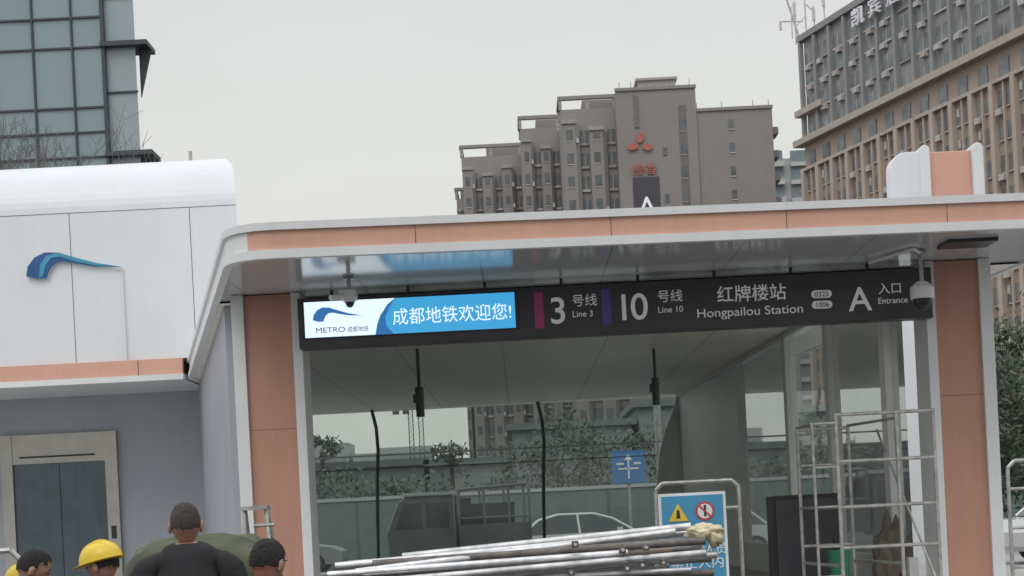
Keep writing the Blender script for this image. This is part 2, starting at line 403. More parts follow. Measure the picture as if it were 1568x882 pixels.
so_ = b.build('structure', lf)
lg = B([mat('logo_navy', (.025, .10, .27), .35), mat('logo_light_blue', (.06, .30, .46), .35), M['whitetrim']])
lg.prism([(-6.95+a_*1.56, 24.93, 5.9+b_*1.56) for a_, b_ in sw1], (0, .04, 0), 0, 2)
s2 = [(92,386),(118,395),(150,405),(190,413),(150,409),(118,401),(96,393),(82,394),(73,404),(68,420),(62,424),(64,404),(74,391)]
lg.prism([(-6.95+(u-115)/150*1.56, 24.922, 5.9+(405-v)/150*1.56) for u, v in s2], (0, .007, 0), 1)
lg.box(-6.19, 24.95, 4.35, -6.18, 24.999, 5.8, 2)
lg.build('logo', lf)
fb = B([M['galv']]); fb.cyl((-5.3, 26.4, 7.6), (-5.3, 26.4, 7.95), .03); fb.build('roof_vent', lf)

# ------------------------------------------------------------------ vent shaft behind the roof
vt = empty('ventilation_tower')
b = B([M['white'], M['orange'], M['whitetrim']])
def rnd(x0, x1, z0, z1, r):
    pts = [(x0, z0), (x1, z0), (x1, z1)]
    for i in range(9):
        t = math.pi/2*i/8; pts.append((x0+r-r*math.sin(t), z1-r+r*math.cos(t)))
    return pts
def rimpoly(x0, x1, z0, z1):
    r = (x1-x0)/2; pts = [(x0, z0), (x1, z0)]
    for i in range(9):
        t = math.pi*i/8; pts.append(((x0+x1)/2+r*math.cos(t), z1-r+r*math.sin(t)))
    return pts
b.prism([(x, 25.3, z) for x, z in rnd(6.20, 6.70, .1, 7.10, .26)], (0, .35, 0), 0)
b.prism([(x, 25.2, z) for x, z in rimpoly(6.66, 6.82, .1, 7.18)], (0, .5, 0), 2)
b.box(6.82, 25.3, .1, 7.50, 25.66, 7.08, 1)
b.prism([(x, 25.2, z) for x, z in rimpoly(7.50, 7.68, .1, 7.18)], (0, .5, 0), 2)
b.build('shaft', vt, bevel=.015)

tt = empty('exit_totem_sign')
b = B([M['dark'], M['galv']]); b.box(2.92, 36.4, 7.9, 3.55, 36.6, 9.25, 0); b.cyl((3.23, 36.5, .1), (3.23, 36.5, 7.9), .09, 1); b.build('panel', tt, bevel=.02)
text('letter', 'A', 3.23, 36.39, 8.28, .72, T, tt, align='CENTER')

# ------------------------------------------------------------------ glass tower
def tower():
    g = mat('curtain_glass', (.24, .325, .345), .10, var=.10, scale=.12, spec=.8)
    g2 = mat('curtain_glass_pale', (.33, .40, .42), .15, var=.06, scale=.1, spec=.7)
    mu = mat('dark_mullion', (.055, .065, .075), .5)
    b = B([g, mu, g2])
    rnd_ = random.Random(3)
    zs = [0, 14.6, 16.0, 16.95, 17.9, 20.2, 21.35, 23.8, 25, 27.4, 34]
    xs = [-34, -24.6, -22.9, -21.2, -19.35, -17.85, -16.35, -15.2]
    for i in range(len(xs)-1):
        for j in range(len(zs)-1):
            dy = [rnd_.uniform(-.014, .014) for _ in range(4)]
            b.poly([(xs[i], 60+dy[0], zs[j]), (xs[i+1], 60+dy[1], zs[j]), (xs[i+1], 60+dy[2], zs[j+1]), (xs[i], 60+dy[3], zs[j+1])], 0)
    b.loft([(-34, 60.2, 0), (-13.97, 60.1, 0), (-18.5, 76, 0), (-34, 76, 0)], [(-34, 60.2, 34), (-13.97, 60.1, 34), (-18.5, 76, 34), (-34, 76, 34)], 2)
    for x in xs[1:]: b.box(x-.035, 59.90, 0, x+.035, 60.04, 34, 1)
    b.box(-15.2, 59.86, 0, -15.10, 60.09, 34, 1)
    for z in zs[1:-1]: b.box(-34, 59.92, z-.035, -15.2, 60.03, z+.035, 1)
    for z in (15.2, 18.45, 22.1): b.box(-15.09, 60.02, z-.03, -13.93, 60.09, z+.03, 1)
    for z in (16.05, 20.25, 24.4):
        b.box(-15.25, 59.75, z-.09, -13.45, 61.2, z+.09, 1)
        if z > 17: b.prism([(-13.93, 60.5, z-.09), (-13.46, 60.5, z-.09), (-13.93, 60.5, z-1.9)], (0, .12, 0), 1)
    b.build('glass_office_tower')
tower()

# ------------------------------------------------------------------ middle apartment building
def mid():
    wl = mat('taupe_render', (.30, .275, .262), .9, var=.05, scale=.15, streak=.12)  # block colours lightened toward the sky, haze put into the colour
    lt = mat('pale_lit_taupe', (.385, .36, .345), .9, var=.06, scale=.2)  # paler copy; on bay facets it paints the light they catch
    gl_ = mat('window_glass_dark', (.13, .14, .15), .25, var=.3, scale=1)
    wf = mat('window_frame_pale', (.52, .52, .51), .6)
    rc_ = mat('roof_structure', (.36, .34, .33), .9)
    dk = mat('recess_shade', (.19, .18, .175), .9)  # recess shade as colour; the strips lie flat on the wall
    b = B([wl, lt, gl_, wf, rc_, dk])
    b.box(14.4, 200, 0, 24.6, 222, 54.6, 0)
    b.box(24.6, 200.3, 0, 34.3, 222, 51.6, 0)
    b.box(17.7, 204, 54.6, 22.5, 212, 57.0, 1)
    for i in range(5): b.box(17.7+i*1.0, 203.9, 54.9, 17.78+i*1.0, 204, 56.8, 4)
    b.box(17.4, 203.7, 56.9, 22.8, 212.2, 57.2, 1)
    b.box(14.3, 199.8, 54.6, 24.7, 200.1, 55.0, 0); b.box(24.6, 200.1, 51.6, 34.4, 200.5, 52.0, 0)
    for x in (15, 16.5, 24.0, 24.8, 28, 32, 34): b.cyl((x, 201, 51.6), (x, 201, 56 if x < 24.7 else 52.9), .05, 4, seg=5)
    b.box(22.3, 199.95, 0, 23.3, 199.99, 52.5, 5)
    for k in range(17):
        z = 3*k+1.2
        b.box(22.5, 199.9, z, 23.15, 199.94, z+1.5, 2); b.box(22.4, 199.88, z-.15, 23.2, 199.94, z-.02, 1)
        b.box(28.7, 200.22, z, 29.3, 200.29, z+1.2, 2); b.box(28.6, 200.2, z-.12, 29.4, 200.28, z, 3)
        if k % 2: b.box(20.1, 199.9, z, 20.6, 199.99, z+1.0, 2)
        b.box(34.3, 202, z-.5, 35.3, 205, z+.4, 0)
    b.box(16.7, 199.85, 49.9, 17.2, 199.99, 54, 5)
    for (x0, x1, y, h, nb) in ((7.4, 14.38, 203, 53.4, 2), (2.2, 7.38, 214, 53.9, 2), (-6.4, 2.18, 228, 53.6, 3), (-7.8, -6.42, 240, 50, 1)):
        b.box(x0, y, 0, x1, y+25, h, 0)
        bw = (x1-x0)/nb
        for i in range(nb):
            xa = x0+i*bw; hh = h-2.2-(i % 2)*1.0
            b.box(xa+.05, y-1.4, 0, xa+bw*.50, y-.001, hh, 0)
            b.box(xa+.0, y-1.6, hh, xa+bw*.54, y-.001, hh+.5, 4)
            b.prism([(xa+bw*.50+.001, y-.002, 0), (xa+bw*.50+.001, y-1.3, 0), (xa+bw*.66, y-.5, 0), (xa+bw*.66, y-.002, 0)], (0, 0, hh), 1)
            for k in range(17):
                z = 3*k+.9
                if z > h-4.5: continue
                b.box(xa+bw*.70, y-.09, z, xa+bw*.96, y-.01, z+1.7, 2)
                b.box(xa+bw*.68, y-.25, z-.3, xa+bw*.98, y-.01, z-.02, 3 if random.random() < .45 else 1)
                b.box(xa+bw*.82, y-.12, z, xa+bw*.835, y-.091, z+1.7, 3)
                b.box(xa+bw*.15, y-1.46, z+.1, xa+bw*.38, y-1.41, z+1.5, 2)
                b.box(xa+bw*.13, y-1.48, z, xa+bw*.40, y-1.41, z+.09, 3)
                if random.random() < .35: b.box(xa+bw*.52, y-1.5, z-.2, xa+bw*.60, y-1.1, z+.4, 3)
        n = max(1, int((x1-x0)/3.0)); s_ = (x1-x0)/n
        for i in range(n+1):
            b.box(x0+i*s_-.2, y+.1, h, x0+i*s_+.2, y+.6, h+1.3, 4); b.box(x0+i*s_-.2, y+6, h, x0+i*s_+.2, y+6.5, h+1.3, 4)
        b.box(x0-.3, y, h+1.3, x1+.3, y+.7, h+1.75, 0)
        b.box(x0-.3, y+.7, h+1.4, x0+.2, y+7, h+1.75, 0)
        b.box(x0+(x1-x0)*.42, y+2, h, x1, y+9, h+1.6, 0)
    b.build('apartment_block')
    rd = mat('red_sign', (.48, .14, .11), .6)
    e = empty('rooftop_advert_sign')
    text('characters', '橙香', 15.9, 199.7, 43.9, 1.65, rd, e, ext=.05)
    f = B([rd])
    def drop(cx, cz, s, rot):
        pts = []
        for i in range(14):
            t = 2*math.pi*i/14; r = s*(1+.35*math.cos(t)); x = r*math.cos(t); z = .62*r*math.sin(t)
            pts.append((cx+x*math.cos(rot)-z*math.sin(rot), 199.8, cz+x*math.sin(rot)+z*math.cos(rot)))
        f.prism(pts, (0, -.1, 0))
    drop(17.2, 48.3, .68, 1.3); drop(16.5, 47.45, .66, 3.3); drop(17.9, 47.35, .66, -.2)
    f.build('emblem', e)
mid()

def far():
    wl = mat('far_wall', (.38, .39, .39), .9, var=.05); gl_ = mat('far_glass', (.18, .23, .25), .4); wf = mat('far_slab', (.48, .49, .48), .8)  # paler, greyer tones with distance haze painted in
    b = B([wl, gl_, wf])
    b.box(43, 262, 0, 54, 275, 58.5, 0); b.box(42.5, 270, 0, 47, 280, 60.5, 0)
    for k in range(20):
        z = 3*k
        b.box(44.0, 260.8, z, 46.3, 262, z+.9, 2); b.box(44.1, 261.8, z+.95, 46.2, 261.99, z+2.8, 1)
        b.box(47.4, 261.2, z, 51.5, 262, z+.7, 2); b.box(47.5, 261.8, z+.75, 51.4, 261.99, z+2.7, 1)
    b.build('residential_tower')
far()

# ------------------------------------------------------------------ right brown hotel building
def right():
    br = mat('brown_tile', (.385, .305, .255), .85, var=.08, scale=.3, streak=.15)  # hotel tones lightened and greyed to carry haze in the colour
    br2 = mat('tan_pilaster', (.49, .40, .335), .85, var=.07, scale=.3)
    gy = mat('grey_upper', (.29, .285, .29), .8, var=.08, scale=.3)
    gl_ = mat('hotel_glass', (.16, .175, .185), .2, var=.45, scale=.6)
    wf = mat('hotel_frame', (.48, .47, .46), .6); cr = mat('cornice', (.45, .39, .35), .8)
    dk = mat('hotel_dark', (.20, .175, .16), .8)
    b = B([br, br2, gy, gl_, wf, cr, dk])
    ux = Vector((.311, -.950, 0)); uy = Vector((.950, .311, 0))
    b.M = Matrix(((ux.x, uy.x, 0, 34.4), (ux.y, uy.y, 0, 180), (0, 0, 1, 0), (0, 0, 0, 1)))
    Lh = 84; bay = 3.3; nb = int(Lh/bay)
    b.box(0, 0, 0, Lh, 18, 42.4, 0); b.box(.4, .3, 42.4, Lh, 18, 54.2, 2)
    b.box(-1.2, -.9, 42.0, Lh, .5, 42.7, 5); b.box(-1.0, -.6, 45.4, 5, .3, 46.1, 5); b.box(-.2, -.25, 53.9, Lh, .6, 54.6, 2)
    b.box(-.6, -.5, 39.0, Lh, 0, 39.35, 5)
    for i in range(nb+1):
        x = i*bay
        b.box(x-.3, -.55, 0, x+.3, -.001, 39, 1)
        b.box(x-.25, -.15, 42.7, x+.25, .299, 53.8, 2)
    for i in range(nb):
        x = i*bay
        for k in range(18):
            z = 3*k+.7
            top = z > 42
            if 38.2 < z < 42:
                b.box(x+.9, -.12, z-.3, x+2.4, -.01, z+1.4, 3); continue
            if z > 51.5: z = 51.0
            yy = .28 if top else -.02
            if top:
                b.box(x+.6, yy-.1, z, x+2.7, yy, z+1.6, 3); b.box(x+1.6, yy-.14, z, x+1.68, yy-.101, z+1.6, 4); b.box(x+.5, yy-.2, z-.2, x+2.8, yy, z-.02, 4 if random.random() < .5 else 2)
                if random.random() < .6:
                    xo = random.random(); b.box(x+.6+xo, yy-.5, z-.75, x+1.5+xo, yy, z-.22, 4 if random.random() < .6 else 5)
            else:
                b.box(x+.55, -.12, z, x+1.55, -.01, z+1.6, 3); b.box(x+1.75, -.12, z, x+2.75, -.01, z+1.6, 3 if (i+k) % 3 else 6)
                b.box(x+.5, -.18, z-.16, x+2.8, -.01, z-.02, 5)
                b.box(x+1.55, -.35, 0 if k == 0 else z-.7, x+1.75, -.01, z+2.3, 1)
                r = random.random()
                if r < .35: b.box(x+.6, -.55, z-.75, x+1.4, -.02, z-.18, 4)
                if r > .8: b.box(x+.6, -.16, z+.8, x+1.0, -.12, z+1.6, 4)
    b.build('hotel_tower')
    e = empty('hotel_rooftop_lettering'); rz = math.atan2(-.950, .311)
    for j, ch in enumerate('凯宾酒店'):
        d = 12.2+j*3.5; p = Vector((34.4, 180, 0))+ux*d-uy*.45
        text('character', ch, p.x, p.y, 51.8, 2.1, M['txt'], e, rotz=rz, ext=.1, sx=1.3)
    a = B([mat('antenna_white', (.55, .55, .55), .5)])
    for x, y, h in ((34.2, 181, 59), (35.6, 182, 61.5), (36.6, 182, 58.7), (37.6, 181, 60)):
        a.cyl((x, y, 54), (x, y, h), .09, seg=6); a.box(x-.25, y-.3, h-1.8, x+.10, y-.1, h-.3)
    a.cyl((32.2, 180, 56.4), (35.2, 182, 56.9), .09, seg=5); a.cyl((32.3, 180, 56.4), (32.3, 180, 55.4), .15, seg=5)
    a.cyl((34.2, 181, 56), (35.6, 182, 57.5), .07, seg=5); a.cyl((33.0, 181, 60.5), (34.9, 182, 54.5), .11, seg=5)
    a.cyl((35.6, 182, 59), (36.6, 182, 58), .07, seg=5); a.cyl((33.6, 180, 54.4), (33.6, 180, 58), .08, seg=5)
    a.build('rooftop_antenna')
right()

# ------------------------------------------------------------------ distant skyline behind the road
hz1 = mat('hazy_facade', (.42, .43, .43), .9, var=.06, scale=.05); hz2 = mat('hazy_window', (.30, .32, .33), .6)  # distance haze is mixed into these pale colours
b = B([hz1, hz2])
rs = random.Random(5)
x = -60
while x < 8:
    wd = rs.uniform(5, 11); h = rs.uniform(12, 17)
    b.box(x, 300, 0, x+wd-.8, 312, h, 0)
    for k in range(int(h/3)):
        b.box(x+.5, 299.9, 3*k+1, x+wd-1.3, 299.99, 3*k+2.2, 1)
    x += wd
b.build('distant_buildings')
for nm_, xm in (('tower_crane', -17.2), ('tower_crane', -15.6)):
    b = B([M['greyframe']])
    for dx in (-.35, .35): b.cyl((xm+dx, 250, 0), (xm+dx, 250, 19.5), .08, seg=5)
    for k in range(26): b.cyl((xm-.33, 250, .75*k), (xm+.33, 250, .75*k+.75), .05, seg=4)
    b.cyl((xm-2.5, 250, 19.2), (xm+8, 250, 19.2), .12, seg=5); b.cyl((xm-2.5, 250, 19.9), (xm+7, 250, 19.8), .08, seg=5)
    b.cyl((xm, 250, 19.2), (xm, 250, 21), .1, seg=5); b.box(xm-2.8, 249.6, 18.2, xm-1.8, 250.4, 19.2)
    b.build(nm_)
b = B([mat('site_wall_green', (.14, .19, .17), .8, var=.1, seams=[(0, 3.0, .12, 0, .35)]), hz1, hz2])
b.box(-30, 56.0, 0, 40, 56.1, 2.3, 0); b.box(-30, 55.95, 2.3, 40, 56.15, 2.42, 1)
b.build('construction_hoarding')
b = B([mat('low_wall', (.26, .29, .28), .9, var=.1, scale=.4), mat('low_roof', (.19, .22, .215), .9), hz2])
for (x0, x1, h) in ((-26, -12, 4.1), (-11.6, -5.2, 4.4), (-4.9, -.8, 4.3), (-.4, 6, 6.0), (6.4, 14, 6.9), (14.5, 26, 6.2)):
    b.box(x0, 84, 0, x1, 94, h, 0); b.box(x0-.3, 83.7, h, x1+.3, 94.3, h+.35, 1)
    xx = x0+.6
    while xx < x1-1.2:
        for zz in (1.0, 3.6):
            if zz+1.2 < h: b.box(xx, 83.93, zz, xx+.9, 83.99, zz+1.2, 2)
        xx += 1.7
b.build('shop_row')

# ------------------------------------------------------------------ trees
leafA = mat('leaf_shaded', (.038, .058, .035), .8, var=.4, scale=2); leafB = mat('leaf_mid', (.060, .088, .050), .8, var=.4, scale=2); leafC = mat('leaf_lit', (.085, .12, .065), .8, var=.3, scale=2)
lfA = mat('far_leaf_shaded', (.085, .105, .085), .9, var=.2, scale=1); lfB = mat('far_leaf_mid', (.11, .13, .105), .9, var=.2, scale=1); lfC = mat('far_leaf_lit', (.13, .15, .12), .9, var=.2, scale=1)  # leaf greens greyed so the colour itself carries the haze
bark = mat('bark', (.09, .07, .055), .9)
def leaves(b, c, R_, n, size, nclump=26):
    cl = []
    for _ in range(nclump):
        while True:
            p = Vector([random.uniform(-1, 1) for _ in range(3)])
            if p.length < 1: break
        cl.append((Vector((c[0]+p.x*R_[0], c[1]+p.y*R_[1], c[2]+p.z*R_[2])), random.uniform(.22, .42)))
    for _ in range(n):
        cc, r = random.choice(cl)
        p = cc+Vector((random.gauss(0, .5)*r*R_[0], random.gauss(0, .5)*r*R_[1], random.gauss(0, .45)*r*R_[2]))
        u = Vector([random.gauss(0, 1) for _ in range(3)]).normalized(); v = u.orthogonal().normalized()
        s_ = size*random.uniform(.5, 1.2)
        hz = (p.z-cc.z)/(r*R_[2]+.01)
        mi = 0 if hz < -.2 else (1 if hz < .35 or random.random() < .5 else 2)  # clump shading put into colour: shaded leaves below, lit ones on top
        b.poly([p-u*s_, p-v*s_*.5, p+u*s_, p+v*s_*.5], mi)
def tree(name, x, y, h, r, n, size):
    b = B([leafA, leafB, leafC, bark])
    b.cyl((x, y, 0), (x+.1, y, h*.5), .16, 3, r1=.09, seg=8)
    for k in range(6):
        a_ = k*1.05+random.random(); b.cyl((x+.1, y, h*(.35+.03*k)), (x+math.cos(a_)*r*.7, y+math.sin(a_)*r*.7, h*(.6+.05*k)), .07, 3, r1=.02, seg=6)
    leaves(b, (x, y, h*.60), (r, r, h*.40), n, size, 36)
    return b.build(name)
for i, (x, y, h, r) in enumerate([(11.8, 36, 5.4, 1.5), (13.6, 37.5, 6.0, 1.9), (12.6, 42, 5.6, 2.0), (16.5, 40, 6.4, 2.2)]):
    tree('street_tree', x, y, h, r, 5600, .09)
b = B([lfA, lfB, lfC, bark])
for i in range(20):
    x = -24+i*3.1+random.uniform(-1, 1); y = random.uniform(60, 80)
    h = random.uniform(3.7, 4.3)*y/68 if x < 1 else random.uniform(5.2, 6.6)*y/68
    b.cyl((x, y, 0), (x, y, h*.6), .15, 3, seg=6); leaves(b, (x, y, h*.52), (2.8, 2, h*.42), 1900, .15, 40)
for x, h in ((-8.6, 5.5), (-3.0, 5.1)):
    b.cyl((x, 68, 0), (x, 68, h*.85), .10, 3, seg=6); leaves(b, (x, 68, h*.86), (.9, .8, .6), 500, .12, 14)
b.build('roadside_trees')
def bare(name, base, h):
    b = B([mat('bare_bark', (.15, .14, .135), .9)])
    def br(p, d, l, r, dep):
        q = p+d*l; b.cyl(p, q, r, 0, r1=r*.7, seg=5, cap=False)
        if dep == 0: return
        for _ in range(3 if dep > 1 else 2):
            nd = (d+Vector([random.gauss(0, .42) for _ in range(3)])+Vector((0, 0, .12))).normalized()
            br(q, nd, l*random.uniform(.62, .86), max(.005, r*.6), dep-1)
    p = Vector(base); q = p+Vector((.1, 0, h*.55)); b.cyl(p, q, .14, 0, r1=.09)
    for k in range(5):
        a_ = k*1.26; br(q-Vector((0, 0, .25*k)), Vector((math.cos(a_)*.5, math.sin(a_)*.5, 1)).normalized(), h*.12, .030, 5)
    b.build(name)
bare('bare_tree', (-10.0, 31.5, 0), 11.0); bare('bare_tree', (-11.2, 32.5, 0), 11.0)

# ------------------------------------------------------------------ vehicles
def car(name, loc, rz, paint):
    e = empty(name, loc); e.rotation_euler = (0, 0, rz)
    gls = mat('car_glass', (.03, .035, .04), .08, spec=.8)
    b = B([paint, gls, M['rubber'], M['steel'], M['black']])
    L2 = 2.25
    low = [(-L2, .35), (-L2-.03, .62), (-L2+.12, .86), (-1.45, .93), (.95, .95), (1.9, .82), (L2, .66), (L2+.03, .4), (L2-.05, .28), (-L2+.1, .25)]
    b.prism([(x, -.88, z) for x, z in low], (0, 1.76, 0), 0)
    gh = [(-1.75, .92), (-1.25, 1.33), (-.7, 1.46), (.25, 1.45), (.75, 1.3), (1.35, .93)]
    inset = lambda x, z, s: (x, s*(.82-(z-.92)*.32), z)
    l = [b.av(inset(x, z, -1)) for x, z in gh]; r = [b.av(inset(x, z, 1)) for x, z in gh]
    b.f.append(l); b.m.append(1); b.f.append(r[::-1]); b.m.append(1)
    for k in range(len(gh)-1):
        b.f.append([l[k], r[k], r[k+1], l[k+1]]); b.m.append(1 if k in (0, 4) else 0)
    for s in (-1, 1):
        for x0_, z0_, x1_, z1_ in ((-1.75, .92, -1.25, 1.33), (-1.25, 1.33, -.7, 1.46), (-.7, 1.46, .25, 1.45), (.25, 1.45, .75, 1.3), (.75, 1.3, 1.35, .93), (-.15, .92, -.2, 1.46)):
            b.cyl(inset(x0_, z0_, s), inset(x1_, z1_, s), .035, 0, seg=6)
        for x in (-1.4, 1.4):
            b.cyl((x, s*.72, .32), (x, s*.90, .32), .32, 2, seg=20); b.cyl((x, s*.90, .32), (x, s*.91, .32), .2, 3, seg=14)
        b.box(.85, s*.9-.08, .93, 1.0, s*.9+.08, 1.06, 0)
    b.build('body', e, bevel=.02); return e
pw = mat('white_car_paint', (.7, .71, .72), .25, coat=.5, var=.02); ps = mat('silver_car_paint', (.35, .36, .38), .3, metal=.5, var=.02)
car('parked_car', (1.65, 43.0, .02), 0, pw)
car('parked_car', (11.6, 30.5, .12), math.radians(8), pw)
car('parked_car', (-8.0, 50, .0), 0, ps); car('parked_car', (7.5, 49, 0), 0, ps)

def tricycle(name, loc, rz):
    e = empty(name, loc); e.rotation_euler = (0, 0, rz)
    pn = mat('trike_paint', (.13, .14, .145), .4); b = B([pn, mat('trike_glass', (.05, .06, .06), .1), M['rubber'], M['greyframe'], M['black'], mat('trike_roof', (.4, .42, .42), .5)])
    cab = [(-1.75, .5), (-1.8, 1.1), (-1.5, 1.85), (-1.3, 2.0), (-.2, 2.02), (-.15, .5)]
    b.prism([(x, -.6, z) for x, z in cab], (0, 1.2, 0), 0)
    b.box(-1.35, -.65, 1.99, -.1, .65, 2.07, 5)
    for s in (-1, 1):
        y = s*.603; b.poly([(-1.6, y, 1.2), (-1.38, y, 1.8), (-.95, y, 1.82), (-.95, y, 1.2)], 1); b.poly([(-.85, y, 1.2), (-.85, y, 1.82), (-.3, y, 1.82), (-.3, y, 1.2)], 1)
        b.cyl((1.0, s*.6, .3), (1.0, s*.75, .3), .3, 2, seg=18)
    b.cyl((-1.4, -.08, .3), (-1.4, .08, .3), .3, 2, seg=18)
    b.box(-.1, -.65, .6, 1.7, .65, .7, 0)
    for s in (-.63, .63):
        for x in (-.05, .55, 1.15, 1.65): b.cyl((x, s, .7), (x, s, 2.1), .035, 3)
        b.cyl((-.05, s, 2.1), (1.65, s, 2.18), .035, 3); b.cyl((-.05, s, 1.4), (1.65, s, 1.4), .03, 3)
        b.box(-.05, s-.02, .7, 1.65, s+.02, 1.25, 0)
    b.cyl((1.65, -.63, 2.18), (1.65, .63, 2.18), .03, 3)
    b.box(.1, -.5, .7, 1.3, .5, 1.75, 4); b.box(.0, -.52, 1.2, .25, .52, 1.9, 4)
    b.build('body', e, bevel=.015)
tricycle('cargo_tricycle', (-1.55, 38.3, .12), math.radians(6))

b = B([mat('sign_blue', (.04, .18, .44), .4), M['paint'], M['galv']])
b.box(2.9, 50, 2.35, 3.95, 50.05, 3.4, 0); b.cyl((3.42, 50.1, 0), (3.42, 50.1, 3.3), .05, 2)
b.box(3.40, 49.98, 2.5, 3.45, 49.999, 3.1, 1); b.box(3.1, 49.98, 2.8, 3.75, 49.999, 2.85, 1); b.prism([(3.3, 49.98, 3.1), (3.55, 49.98, 3.1), (3.425, 49.98, 3.28)], (0, .018, 0), 1)
b.box(3.05, 49.98, 2.95, 3.28, 49.999, 3.02, 1); b.box(3.6, 49.98, 2.95, 3.82, 49.999, 3.02, 1)
b.build('traffic_sign')

# ------------------------------------------------------------------ site clutter
b = B([M['galv']])
r = .020
for y in (15.75, 16.95):
    ztop = 2.44 if y < 16 else 2.36
    xs = (3.18, 3.79, 4.16) if y < 16 else (3.0, 3.55)
    for x in xs: b.cyl((x, y, .45), (x, y, ztop), r)
    for z in (2.42, 1.95, 1.49, 1.08, .65):
        if z > ztop: z = ztop-.02
        b.cyl((xs[0], y, z), (xs[-1], y, z), r*.9)
for z in (2.36, 1.49, .9):
    b.cyl((3.18, 15.75, z), (3.0, 16.95, z), r*.8); b.cyl((3.79, 15.75, z), (3.55, 16.95, z), r*.8)
b.cyl((3.79, 15.77, .7), (4.05, 16.9, 2.3), r*.6); b.cyl((4.16, 15.77, .6), (3.85, 16.9, 2.3), r*.6)
b.cyl((2.92, 15.75, 2.34), (3.2, 15.75, 2.34), r*.9); b.cyl((2.94, 15.75, 2.34), (2.94, 15.75, .45), r*.8)
for z in (1.9, 1.5, 1.1, .8): b.cyl((2.94, 15.75, z), (3.18, 15.75, z), r*.6)
b.build('scaffold_tower')

b = B([M['black'], M['dark']]); b.box(2.75, 17.3, .45, 3.5, 17.75, 1.64, 0); b.box(2.78, 17.28, .5, 3.47, 17.299, 1.6, 1); b.box(3.4, 17.26, 1.0, 3.42, 17.28, 1.15, 0)
b.build('equipment_cabinet', bevel=.015)
b = B([mat('brown_sack', (.17, .145, .12), .95, bump=.5)])
b.ell((4.0, 17.2, .88), (.17, .15, .43), 0, seg=36, rings=28, fn=lambda p: p*(1+.45*noise.noise(p*2.1)+.15*noise.noise(p*6))); b.build('rubble_sack', smooth=True)
b = B([mat('green_plastic', (.03, .18, .10), .6)]); b.cyl((3.28, 16.4, .8), (3.28, 16.4, 1.04), .10, 0, r1=.12, seg=18); b.cyl((3.28, 16.4, .45), (3.28, 16.4, .8), .11, 0, seg=18); b.build('plastic_bin')

nb_ = empty('site_notice_board')
sbl = mat('notice_blue', (.06, .28, .47), .45, var=.05); yel = mat('notice_yellow', (.72, .50, .06), .5); redm = mat('notice_red', (.52, .06, .06), .5)
b = B([M['paint'], sbl, yel, redm, M['black'], M['galv']])
b.box(1.21, 14.0, .55, 1.81, 14.03, 1.70, 0); b.box(1.235, 13.993, .57, 1.785, 13.999, 1.675, 1)
b.prism([(1.29, 13.985, 1.45), (1.47, 13.985, 1.45), (1.38, 13.985, 1.61)], (0, .006, 0), 2)
b.prism([(1.362, 13.982, 1.475), (1.398, 13.982, 1.475), (1.39, 13.982, 1.55), (1.37, 13.982, 1.55)], (0, .002, 0), 4)
def disc(cx, cz, r_, y, mi, n=24): b.prism([(cx+r_*math.cos(2*math.pi*k/n), y, cz+r_*math.sin(2*math.pi*k/n)) for k in range(n)], (0, .003, 0), mi)
disc(1.62, 1.53, .085, 13.988, 3); disc(1.62, 1.53, .066, 13.984, 0)
b.box(1.61, 13.980, 1.485, 1.63, 13.983, 1.565, 4); disc(1.62, 1.575, .012, 13.979, 4, 10)
b.prism([(1.565, 13.976, 1.575), (1.575, 13.976, 1.585), (1.675, 13.976, 1.485), (1.665, 13.976, 1.475)], (0, .002, 0), 3)
for x in (1.24, 1.78): b.cyl((x, 14.06, .12), (x, 14.06, 1.6), .018, 5); b.cyl((x, 14.06, 1.5), (x, 14.6, .12), .016, 5)
b.build('board', nb_)
text('text_1', '非工作人员', 1.27, 13.99, 1.15, .115, M['paint'], nb_, ext=.002, sx=.93); text('text_2', '禁止入内', 1.29, 13.99, 1.03, .115, M['paint'], nb_, ext=.002, sx=1.05)
text('text_3', '敬请谅解！', 1.37, 13.99, .90, .07, M['paint'], nb_, ext=.002)
def barrier(name, x0, x1, y, z, nbar=2, zb=.12):
    b = B([M['galv']]); c = .06
    b.tube([(x0, y, zb), (x0, y, z-c), (x0+c, y, z), (x1-c, y, z), (x1, y, z-c), (x1, y, zb)], .018)
    for k in range(nbar): b.cyl((x0, y, z-.25-k*.35), (x1, y, z-.25-k*.35), .014)
    for x in (x0, x1): b.cyl((x, y-.25, zb+.02), (x, y+.25, zb+.02), .018)
    b.build(name)
barrier('steel_barrier', 1.22, 1.98, 14.35, 1.80, 1)
barrier('steel_barrier', 4.34, 5.3, 14.0, 1.84, 3)
barrier('steel_barrier', -4.3, -3.22, 10.0, 1.52, 3, 0)
b = B([M['galv']])
for s in (-.14, .14):
    b.cyl((-1.95+s, 11.6, 0), (-2.05+s*.6, 12.0, 1.74), .016); b.cyl((-1.95+s, 12.5, 0), (-2.05+s*.6, 12.05, 1.74), .014)
for k in range(5): z = .4+k*.3; b.cyl((-2.1+.01*k, 11.68+.07*k, z), (-1.82-.02*k, 11.68+.07*k, z), .014)
b.box(-2.15, 11.95, 1.72, -1.95, 12.12, 1.75); b.build('step_ladder')

